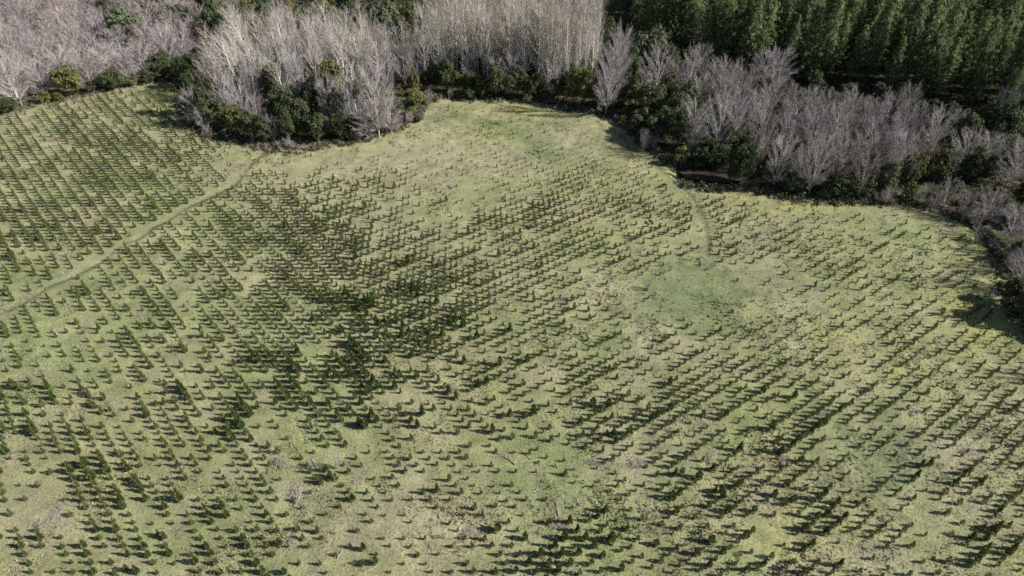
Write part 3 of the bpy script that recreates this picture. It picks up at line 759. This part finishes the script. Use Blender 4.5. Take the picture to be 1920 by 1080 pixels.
# ------------------------------------------------------------------ leafless trees and shrubs that stand out one by one
def bz(px):
    if px < 345: return 'at the front of the left wood'
    if px < 770: return 'at the front of the jutting poplar grove'
    if px < 1180: return 'beside the middle poplars'
    if px < 1340: return 'between the dark evergreens and the thicket'
    if px < 1700: return 'along the stream and thicket front'
    return 'at the right field corner'
SPECIAL_B = {(372, 236): 'mauve rounded leafless bush at the tip of the shaded field corner', (665, 248): 'pale leafless tree with a crooked white trunk at the grove front',
             (712, 260): 'wide fluffy pinkish leafless tree at the right end of the jutting grove', (1135, 216): 'leafless tree with a dark straight trunk beside the grass edge',
             (1310, 112): 'beige-topped leafless tree alone before the dark pines', (1440, 180): 'broad pale grey leafless tree alone against the dark pines',
             (1228, 180): 'wide silver-grey leafless tree crown over the dark evergreens', (1515, 364): 'whitish leafless tree with drooping branches at the thicket front',
             (40, 196): 'pale fluffy leafless tree at the lower left wood edge', (1840, 418): 'spiky leafless shrub fanning out at the right field corner', (1205, 285): 'small pink-brown leafless bush by the shaded bank'}
BT = [(40, 196, 84, 108, 'p'), (12, 190, 60, 110, 'b'), (175, 168, 56, 100, 'p'), (250, 158, 44, 95, 'p'), (275, 152, 60, 88, 'b'), (215, 160, 56, 90, 'b'), (320, 132, 60, 58, 'b'), (348, 116, 50, 48, 'p'), (130, 165, 60, 95, 'b'), (90, 180, 56, 118, 'b'),
      (372, 236, 36, 172, 'b'), (385, 244, 26, 204, 'b'), (515, 268, 26, 220, 'u'), (625, 242, 48, 150, 'b'), (665, 248, 54, 150, 'p'), (712, 260, 70, 126, 'b'), (735, 252, 50, 186, 'b'), (690, 262, 52, 200, 'b'), (650, 235, 34, 160, 'p'), (430, 225, 50, 140, 'p'),
      (460, 235, 44, 150, 'p'), (410, 190, 60, 110, 'p'), (490, 245, 40, 180, 'u'),
      (760, 162, 52, 54, 'p'), (778, 158, 40, 76, 'p'), (1135, 216, 56, 88, 'b'), (1155, 176, 54, 58, 'b'), (1162, 140, 44, 64, 'u'), (1148, 200, 44, 106, 'b'), (930, 180, 36, 110, 'p'), (1035, 185, 40, 110, 'p'), (880, 160, 40, 90, 'p'), (960, 170, 40, 100, 'b'),
      (1228, 180, 72, 98, 'b'), (1265, 170, 40, 118, 'b'), (1290, 172, 40, 95, 'b'), (1310, 112, 34, 42, 'p'), (1310, 136, 36, 86, 'b'), (1302, 220, 46, 142, 'b'), (1295, 272, 60, 194, 'b'), (1300, 286, 46, 220, 'b'), (1335, 296, 62, 188, 'b'), (1370, 286, 64, 194, 'b'),
      (1415, 322, 48, 213, 'u'), (1440, 180, 72, 94, 'b'), (1425, 176, 50, 100, 'b'), (1450, 352, 60, 258, 'b'), (1515, 364, 56, 256, 'b'), (1490, 356, 48, 290, 'b'), (1605, 368, 52, 288, 'u'), (1640, 360, 46, 310, 'u'), (1560, 355, 50, 280, 'u'), (1670, 350, 56, 250, 'b'),
      (1740, 276, 50, 206, 'b'), (1735, 306, 40, 240, 'u'), (1790, 328, 64, 248, 'b'), (1830, 328, 60, 253, 'b'), (1885, 350, 74, 266, 'b'), (1800, 408, 44, 358, 'u'), (1840, 418, 66, 362, 'u'), (1890, 450, 54, 388, 'b'), (1908, 480, 44, 418, 'u'), (1902, 540, 54, 468, 'b'),
      (1918, 512, 54, 438, 'b'), (1765, 388, 34, 338, 'u'), (1205, 285, 22, 246, 'u'), (1860, 240, 40, 170, 'b'), (1330, 190, 44, 120, 'b'), (1380, 210, 50, 125, 'u'), (1360, 200, 46, 128, 'u'), (1780, 260, 40, 210, 'b'), (1690, 225, 36, 160, 'b'), (1745, 395, 26, 360, 'u'), (1725, 385, 30, 348, 'u'), (1660, 382, 26, 350, 'u')]
KB = {'p': 'pale_tree', 'b': 'silver_tree', 'u': 'upright_bare'}
WB = {'p': 'pale', 'b': 'silver-grey spreading', 'u': 'grey upright'}
for (px, yb, w, yt, k) in BT:
    h = height_for(ground(px, yb)[1], yt)
    nm = 'bare_tree' if h > 6 else 'bare_shrub'
    ct = 'bare tree' if h > 6 else 'bare shrub'
    if (px, yb) in SPECIAL_B: plant_px(KB[k], nm, px, yb, w, yt, SPECIAL_B[(px, yb)], ct)
    else: plant_px(KB[k], nm, px, yb, w, yt, f'{WB[k]} leafless {"tree" if h > 6 else "shrub"} {bz(px)}', ct, f'{WB[k]} leafless {"trees" if h > 6 else "shrubs"} {bz(px)}')
rsT = np.random.default_rng(64)
for p in scatter([(1330, 200), (1420, 215), (1560, 235), (1690, 250), (1690, 335), (1590, 345), (1480, 340), (1400, 300)], 8.6, 65):
    hh = rsT.uniform(5.0, 12.5)
    plant('evergreen' if rsT.random() < .6 else 'grey_evergreen', 'evergreen_tree', p[0], p[1], hh * rsT.uniform(0.6, 0.9), hh, 'green leafy tree growing among the leafless trees of the thicket', 'evergreen tree', 'leafy trees inside the leafless thicket')
for p in scatter([(420, 150), (480, 115), (600, 105), (710, 115), (730, 175), (690, 200), (520, 200), (440, 190)], 10.5, 66) + scatter([(800, 150), (860, 112), (1000, 108), (1110, 108), (1115, 160), (920, 158)], 11.0, 67):
    hh = rsT.uniform(6.0, 13)
    plant('evergreen' if rsT.random() < .7 else 'olive_evergreen', 'evergreen_tree', p[0], p[1], hh * rsT.uniform(0.5, 0.8), hh, 'dark leafy tree half hidden among the tall leafless poplars', 'evergreen tree', 'leafy trees half hidden among the poplars')
for p in scatter([(360, 75), (400, 52), (600, 48), (780, 52), (800, 80), (700, 92), (500, 90), (400, 100)], 9.0, 68):
    hh = rsT.uniform(11, 19)
    plant(['evergreen', 'olive_evergreen', 'grey_evergreen'][int(rsT.integers(3))], 'evergreen_tree', p[0], p[1], hh * rsT.uniform(0.5, 0.75), hh, 'leafy tree rising behind the jutting poplar grove', 'evergreen tree', 'leafy trees behind the jutting grove')
# thin leafless shrubs and seedlings that fray the woodland edge
rsE = np.random.default_rng(61)
for i in range(150):
    e = int(rsE.integers(4, len(EDGE) - 3)); f = rsE.random()
    p = EDGE[e] * (1 - f) + EDGE[e + 1] * f + rsE.normal(size=2) * np.array([1.5, 1.2]) + np.array([0, 1.5])
    hh = 1.2 + 4.0 * rsE.random() ** 1.6
    ppx, ppy = pixel(p[0], p[1])
    if not (5 < ppx < 1915) or (1265 < ppx < 1480): continue
    kd = 'grey_evergreen' if rsE.random() < 0.2 else 'olive_evergreen' if rsE.random() < 0.25 else 'upright_bare'
    if kd == 'upright_bare': plant(kd, 'bare_shrub', p[0], p[1], hh * 0.8, hh, 'thin mauve leafless shrub ' + bz(ppx).replace('at the front', 'on the grass margin').replace('along the', 'on the grass margin of the'), 'bare shrub', 'thin leafless shrubs ' + bz(ppx))
    else: plant(kd, 'evergreen_shrub', p[0], p[1], hh * 0.9, hh * 0.7, 'small low leafy shrub on the grass margin ' + zone(ppx, 0), 'shrub', 'small leafy shrubs ' + zone(ppx, 0))
# trees just past the right border, whose shade lies across the field corner
for (px, yb, w, hh, k) in [(1975, 600, 110, 17, 'evergreen'), (2035, 640, 90, 14, 'evergreen'), (1960, 560, 70, 12, 'bare_tree'), (2050, 720, 80, 13, 'bare_tree'), (1950, 470, 60, 12, 'bare_tree'), (1945, 420, 70, 13, 'evergreen')]:
    x, y = ground(px, yb)
    plant(k, 'evergreen_tree' if k == 'evergreen' else 'bare_tree', x, y, w * y * 1.25 / FPX, hh, f'{"dense evergreen" if k == "evergreen" else "leafless"} tree past the right field corner that shades the grass', 'tree', f'{"evergreen" if k == "evergreen" else "leafless"} trees past the right field corner')

# ------------------------------------------------------------------ grass tufts, undergrowth and brambles: nobody could count them
def build_tufts():
    rs = np.random.default_rng(77)
    n = 230000
    px = rs.uniform(-40, 1960, n); py = rs.uniform(150, 1110, n)
    x, y = ground(px, py)
    cl = fbm(x / 5, y / 5, 63, 3)
    ok = inside(px, py, FIELD_PX) & (rs.random(n) < np.clip(0.15 + 2.6 * (cl - 0.33), 0.08, 1))
    x, y, px, py = x[ok], y[ok], px[ok], py[ok]
    n = len(x)
    z = zfun(x, y)
    col = ground_color(x, y)
    big = np.clip((fbm(x / 9, y / 9, 64, 3) - 0.45) / 0.2, 0, 1)
    h = (0.10 + 0.22 * rs.random(n) ** 2) * (0.7 + 0.8 * big) * (0.8 + 0.5 * np.clip((700 - py) / 400, 0, 1))
    w = h * (0.7 + 0.8 * rs.random(n))
    t = rs.random((n, 1)) ** 1.5 * 0.75
    straw = np.array((0.33, 0.305, 0.195)); mv = np.array((0.27, 0.215, 0.18))
    s = np.where(rs.random((n, 1)) < 0.86, straw, mv)
    col = (col * (1 - t) + s * t) * (0.62 + 0.75 * rs.random((n, 1)))
    C = np.column_stack([x, y, z])
    Vs, Ts, Cs = [], [], []
    off = 0
    for k in range(3):
        a = rs.random(n) * 6.283
        u = np.column_stack([np.cos(a), np.sin(a), np.zeros(n)])
        tip = C + np.column_stack([rs.normal(size=n) * h * 0.5, rs.normal(size=n) * h * 0.5, h])
        V = np.stack([C - u * (w * 0.5)[:, None] - [0, 0, 0.05], C + u * (w * 0.5)[:, None] - [0, 0, 0.05], tip], 1).reshape(-1, 3)
        Vs.append(V); Ts.append(np.arange(len(V)).reshape(-1, 3) + off); off += len(V); Cs.append(np.repeat(col, 3, 0))
    o = link('grass', make_mesh('grass', np.vstack(Vs), np.vstack(Ts), attr_mat('dry_grass'), col=np.vstack(Cs)), kind='stuff')
    o['label'] = 'dry tan and green grass tufts covering the field'; o['category'] = 'grass'
build_tufts()

def build_bracken():
    rs = np.random.default_rng(81)
    n = 26000
    px = rs.uniform(-20, 1940, n); py = rs.uniform(190, 1100, n)
    x, y = ground(px, py)
    cl = fbm(x / 7, y / 7, 66, 4) + 0.10 * (fbm(x / 40, y / 40, 67, 2) - 0.5) * 2
    ok = inside(px, py, FIELD_PX) & (rs.random(n) < np.clip((cl - 0.50) * 6.0, 0.035, 0.9)) & (dist_line(x, y, EDGE) > 1.0)
    x, y = x[ok], y[ok]; n = len(x); z = zfun(x, y)
    pal = np.array([(0.30, 0.265, 0.205), (0.235, 0.205, 0.165), (0.15, 0.135, 0.10), (0.10, 0.125, 0.05), (0.34, 0.31, 0.25)])
    V, T, Cc = [], [], []; off = 0
    for i in range(n):
        m = 9; r = 0.18 + 0.34 * rs.random() ** 1.5
        d = unit(rs.normal(size=(m, 3))); d[:, 2] = np.abs(d[:, 2])
        P0 = np.array([x[i], y[i], z[i]]) + d * np.array([r, r, r * 0.25]) * 0.6
        v, t = sticks(P0, P0 + d * np.array([r, r, r * 0.9]), np.full(m, 0.14 + 0.1 * rs.random()), rs)
        V.append(v); T.append(t + off); off += len(v)
        c = pal[rs.choice(5, p=[.3, .26, .16, .14, .14])]
        Cc.append(np.repeat(c * (0.75 + 0.5 * rs.random((m, 1))), 3, 0))
    o = link('dead_bracken', make_mesh('dead_bracken', np.vstack(V), np.vstack(T), attr_mat('bracken'), col=np.vstack(Cc)), kind='stuff')
    o['label'] = 'clumps of dead brown bracken and weeds dotted over the field'; o['category'] = 'bracken'
build_bracken()

def build_undergrowth():
    rs = np.random.default_rng(78)
    g = []; gc = []
    n = 9000
    px = rs.uniform(-60, 2000, n); py = 390 * rs.random(n) ** 0.8 - 5
    # a belt that follows the woodland edge, and a thinner layer under the trees
    e = rs.integers(0, len(EDGE) - 1, 3600); f = rs.random((3600, 1))
    B = EDGE[e] * (1 - f) + EDGE[e + 1] * f
    nx, ny = ground(px, py)
    X = np.concatenate([nx, B[:, 0] + rs.normal(size=3600) * 1.2]); Y = np.concatenate([ny, B[:, 1] + rs.normal(size=3600) * 2.6 + 1.6])
    belt = np.concatenate([np.zeros(n, bool), np.ones(3600, bool)])
    pX, pY = pixel(X, Y)
    out = (~inside(pX, pY, FIELD_PX) | (dist_line(X, Y, EDGE) < 3.2)) & (Y < 400) & (Y > 80) & (dist_line(X, Y, RIVER_LINE) > 6.5)
    left = pX < 330
    out &= ~(left & belt & (rs.random(len(X)) < 0.75))
    X, Y, belt, pX = X[out], Y[out], belt[out], pX[out]
    Z = zfun(X, Y)
    pal = np.array([(0.045, 0.065, 0.024), (0.06, 0.085, 0.03), (0.10, 0.11, 0.045), (0.17, 0.135, 0.10), (0.23, 0.18, 0.15), (0.075, 0.06, 0.045)])
    V, T, Cc = [], [], []
    off = 0
    for i in range(len(X)):
        r = (0.5 + 0.9 * rs.random()) * (0.85 if belt[i] else 1.35)
        hh = r * (0.7 + 0.8 * rs.random())
        pr = [.28, .22, .14, .14, .12, .10] if not belt[i] else [.14, .14, .16, .22, .26, .08]
        if pX[i] < 330: pr = [.08, .1, .12, .3, .3, .1]
        c = pal[rs.choice(6, p=pr)]
        m = 26
        d = unit(rs.normal(size=(m, 3))); d[:, 2] = np.abs(d[:, 2])
        P = np.array([X[i], Y[i], Z[i]]) + d * np.array([r, r, hh]) * (0.55 + 0.5 * rs.random((m, 1)))
        v, t = leaves(P, d, 0.22 + 0.3 * rs.random(m), rs, 1.6)
        V.append(v); T.append(t + off); off += len(v)
        Cc.append(np.repeat(c * (0.7 + 0.6 * rs.random((m, 1))), 3, 0))
    o = link('undergrowth', make_mesh('undergrowth', np.vstack(V), np.vstack(T), attr_mat('undergrowth_leaf'), col=np.vstack(Cc)), kind='stuff')
    o['label'] = 'low brambles and ferns covering the woodland floor and its edge'; o['category'] = 'undergrowth'
build_undergrowth()

# ------------------------------------------------------------------ dead wood lying in the field
def brush_mesh(seed, n=70, flat=0.35):
    rs = np.random.default_rng(seed)
    segs = []
    for i in range(n):
        c = rs.normal(size=3) * np.array([0.28, 0.16, 0.0])
        a = rs.normal() * 0.7; L = 0.25 + 0.35 * rs.random(); el = rs.normal() * 0.25 + 0.12
        d = np.array([math.cos(a) * math.cos(el), math.sin(a) * math.cos(el), abs(math.sin(el))]) * L
        p0 = c + np.array([0, 0, 0.03 + rs.random() * flat * 0.5]); r = 0.012 * (0.5 + rs.random())
        segs.append([(p0 - d * 0.5 * np.array([1, 1, 0.2]), r), (p0, r * 0.8), (p0 + d * 0.5, r * 0.35)])
    V, T, _ = tubes(segs, 3).get()
    return V, T

def log_mesh(seed):
    rs = np.random.default_rng(seed)
    n = 7
    P = [(np.array([t - 0.5, rs.normal() * 0.02, 0.03 + 0.01 * rs.random()]), 0.032 * (1 - 0.6 * t)) for t in np.linspace(0, 1, n)]
    segs = [P]
    for k in range(5):
        q = P[1 + k][0]; a = rs.choice([-1, 1]) * (0.6 + 0.5 * rs.random()); L = 0.10 + 0.16 * rs.random()
        segs.append([(q, 0.012), (q + np.array([math.cos(a), math.sin(a), 0.25]) * L * 0.6, 0.008), (q + np.array([math.cos(a), math.sin(a), 0.35]) * L, 0.003)])
    V, T, _ = tubes(segs, 6).get()
    return V, T

BRUSH = [make_mesh('brush_pile', *brush_mesh(30 + i), M['brush']) for i in range(4)]
LOGS = [make_mesh('fallen_log', *log_mesh(40 + i), M['dead_wood']) for i in range(4)]
def lay(name, me, px, py, L, az, zs, label, cat, group=None):
    x, y = ground(px, py)
    o = bpy.data.objects.new(name, me); COL.objects.link(o)
    o.location = (x, y, float(zfun(x, y)) + 0.02); o.rotation_euler = (0, 0, R(az)); L *= 0.72; o.scale = (L, L, L * zs)
    o['label'] = label; o['category'] = cat
    if group: o['group'] = group
BP = [(558, 932, 5.0, 100, 'wide mauve brush pile in the lower left of the field'), (525, 868, 5.0, 150, 'brush pile between two rows of saplings left of the grey snag'), (1470, 866, 4.5, 60, 'pale brush pile among saplings in the lower right'),
      (1195, 872, 5.0, 20, 'tan brush pile on the bare ground right of the green lane'), (1335, 862, 4.2, 70, 'grey brush pile between the right-hand rows'), (675, 902, 3.6, 40, 'brush pile just right of the grey snag'),
      (880, 1000, 4.5, 30, 'low brush pile on the tan bare patch at the front'), (80, 985, 4.5, 10, 'brush pile near the lower left corner'), (110, 965, 4.0, 80, None), (1060, 985, 4.0, 15, None), (550, 1012, 3.6, 60, 'straw-pale round brush heap at the front'),
      (1715, 776, 4.0, 50, 'whitish brush pile halfway up the right side'), (1545, 775, 3.8, 30, None), (1820, 845, 4.0, 20, None), (265, 590, 3.5, 20, None), (265, 540, 3.2, 160, None), (925, 557, 3.2, 60, None), (1060, 560, 3.8, 20, None),
      (520, 305, 4.0, 40, None), (1660, 420, 3.0, 20, None), (1115, 868, 3.6, 160, None), (1540, 542, 3.4, 30, None), (845, 350, 3.0, 90, None), (1110, 500, 3.6, 0, None), (570, 278, 6.0, 20, 'pinkish brush heap at the tip of the jutting grove'), (1165, 255, 5.0, 150, None), (1215, 275, 4.0, 20, None)]
for i, (px, py, L, az, lb) in enumerate(BP):
    lay('brush_pile', BRUSH[i % 4], px, py, L, az, 0.9, lb or 'low tangled pile of dry branches on the grass between saplings', 'brush pile', None if lb else 'piles of dry branches on the grass')
LG = [(1535, 668, 6.5, 40, 'long white fallen log on the grass of the right side'), (815, 697, 4.5, 128, 'grey log lying at the end of a sapling row in mid-field'), (645, 795, 5.0, 5, 'fallen log left of the largest bush'), (950, 860, 6.5, 140, 'long fallen branch beside the green lane'),
      (985, 852, 5, 128, 'second long branch beside the green lane'), (590, 872, 5.0, 125, 'crooked pale branch left of the grey snag'), (640, 1035, 4.2, 75, 'curved thin branch at the front edge'), (1090, 770, 3.5, 60, 'short white log among mid-field saplings'), (1175, 760, 3.0, 30, None), (1870, 695, 5, 130, 'dark log under the shade at the right edge'),
      (1290, 735, 3.2, 30, None), (330, 665, 4.5, 140, 'thin log in the rows on the left'), (235, 473, 3.5, 140, None), (1045, 955, 4.5, 95, None), (1135, 960, 4, 80, None), (1362, 872, 4, 60, None), (1745, 772, 4.5, 30, 'forked white branch halfway up the right side'), (1875, 750, 4.5, 130, None), (1385, 312, 5.5, 5, 'pale driftwood log lying along the stream bank'), (1330, 315, 4.5, 20, None), (1490, 398, 4, 20, None), (880, 705, 3.5, 30, None)]
for i, (px, py, L, az, lb) in enumerate(LG):
    lay('fallen_log', LOGS[i % 4], px, py, L, az, 1.0, lb or 'short grey fallen branch lying on the grass', 'log', None if lb else 'short fallen branches on the grass')
plant_px('pale_tree', 'dead_snag', 636, 878, 15, 848, 'grey dead snag standing among the saplings near the front', 'dead tree')
plant_px('pale_tree', 'dead_snag', 585, 880, 9, 862, 'thin pale dead sapling beside the crooked branch', 'dead tree')
plant_px('bare_tree', 'dead_bush', 1712, 686, 14, 668, 'round leafless bush on the yellowish grass of the right side', 'bare shrub')
plant_px('bare_tree', 'dead_bush', 1212, 541, 13, 525, 'small dark leafless bush alone in the wet green hollow', 'bare shrub')
plant_px('bright_evergreen', 'rusty_shrub', 427, 557, 13, 547, 'low orange-brown shrub among saplings on the left', 'shrub')

def build_sticks():
    rs = np.random.default_rng(79)
    segs = []
    for i in range(520):
        px = rs.uniform(0, 1920); py = rs.uniform(290, 1085)
        x, y = ground(px, py)
        if not inside(np.array(px), np.array(py), FIELD_PX): continue
        L = 0.5 + 1.6 * rs.random() ** 2; a = R(131) + rs.normal() * 0.5; z = float(zfun(x, y)) + 0.06
        p = np.array([x, y, z]); d = np.array([math.cos(a), math.sin(a), 0.05]) * L * 0.5; b = rs.normal(size=3) * 0.08
        segs.append([(p - d, 0.05), (p + b * [1, 1, 0.4], 0.04), (p + d + [0, 0, 0.1 * rs.random()], 0.015)])
    V, T, _ = tubes(segs, 4).get()
    o = link('dead_sticks', make_mesh('dead_sticks', V, T, M['dead_wood']), kind='stuff')
    o['label'] = 'scattered dry sticks littering the grass between the rows'; o['category'] = 'debris'
build_sticks()

# ------------------------------------------------------------------ cattle
def cow_mesh():
    V = [(-0.85, 0, 1.15), (-0.45, 0, 1.12), (0.1, 0, 1.08), (0.55, 0, 1.15), (0.9, 0, 1.0), (1.18, 0, 0.62), (1.32, 0, 0.30),
         (-0.80, 0.2, 0.75), (-0.88, 0.2, 0.42), (-0.84, 0.2, 0.02), (-0.80, -0.2, 0.75), (-0.88, -0.2, 0.42), (-0.76, -0.2, 0.02),
         (0.5, 0.2, 0.75), (0.53, 0.2, 0.40), (0.52, 0.2, 0.02), (0.5, -0.2, 0.75), (0.56, -0.2, 0.40), (0.62, -0.2, 0.02), (-1.02, 0, 0.95), (-1.05, 0, 0.45), (1.15, 0.17, 0.70), (1.15, -0.17, 0.70)]
    E = [(0, 1), (1, 2), (2, 3), (3, 4), (4, 5), (5, 6), (0, 7), (7, 8), (8, 9), (0, 10), (10, 11), (11, 12), (3, 13), (13, 14), (14, 15), (3, 16), (16, 17), (17, 18), (0, 19), (19, 20), (5, 21), (5, 22)]
    rad = [.30, .34, .38, .33, .20, .15, .09, .17, .08, .06, .17, .08, .06, .13, .07, .06, .13, .07, .06, .05, .04, .04, .04]
    me = bpy.data.meshes.new('cow_frame'); me.from_pydata(V, E, [])
    o = bpy.data.objects.new('cow_frame', me); COL.objects.link(o)
    o.modifiers.new('skin', 'SKIN'); s = o.modifiers.new('sub', 'SUBSURF'); s.levels = 1
    for k, r in enumerate(rad): me.skin_vertices[0].data[k].radius = (r, r)
    me.skin_vertices[0].data[1].use_root = True
    dg = bpy.context.evaluated_depsgraph_get()
    out = bpy.data.meshes.new_from_object(o.evaluated_get(dg))
    bpy.data.objects.remove(o)
    m, nt, b = new_mat('red_coat', 0.7, 0.2)
    b.inputs['Base Color'].default_value = (0.085, 0.032, 0.020, 1)
    out.materials.clear(); out.materials.append(m)
    return out
cm = cow_mesh()
for (px, py, az, sc, lb) in [(1245, 350, 160, .85, 'red-brown cow grazing beside the track near the stream'), (1219, 418, 115, .8, 'dark red cow standing among the saplings in mid-field'), (1285, 477, 20, .85, 'light red-brown cow by the wet green hollow')]:
    x, y = ground(px, py)
    o = bpy.data.objects.new('cow', cm); COL.objects.link(o)
    o.location = (x, y, float(zfun(x, y)) - 0.02); o.rotation_euler = (0, 0, R(az)); o.scale = (sc,) * 3
    o['label'] = lb; o['category'] = 'cow'
print('objects', len(bpy.data.objects))
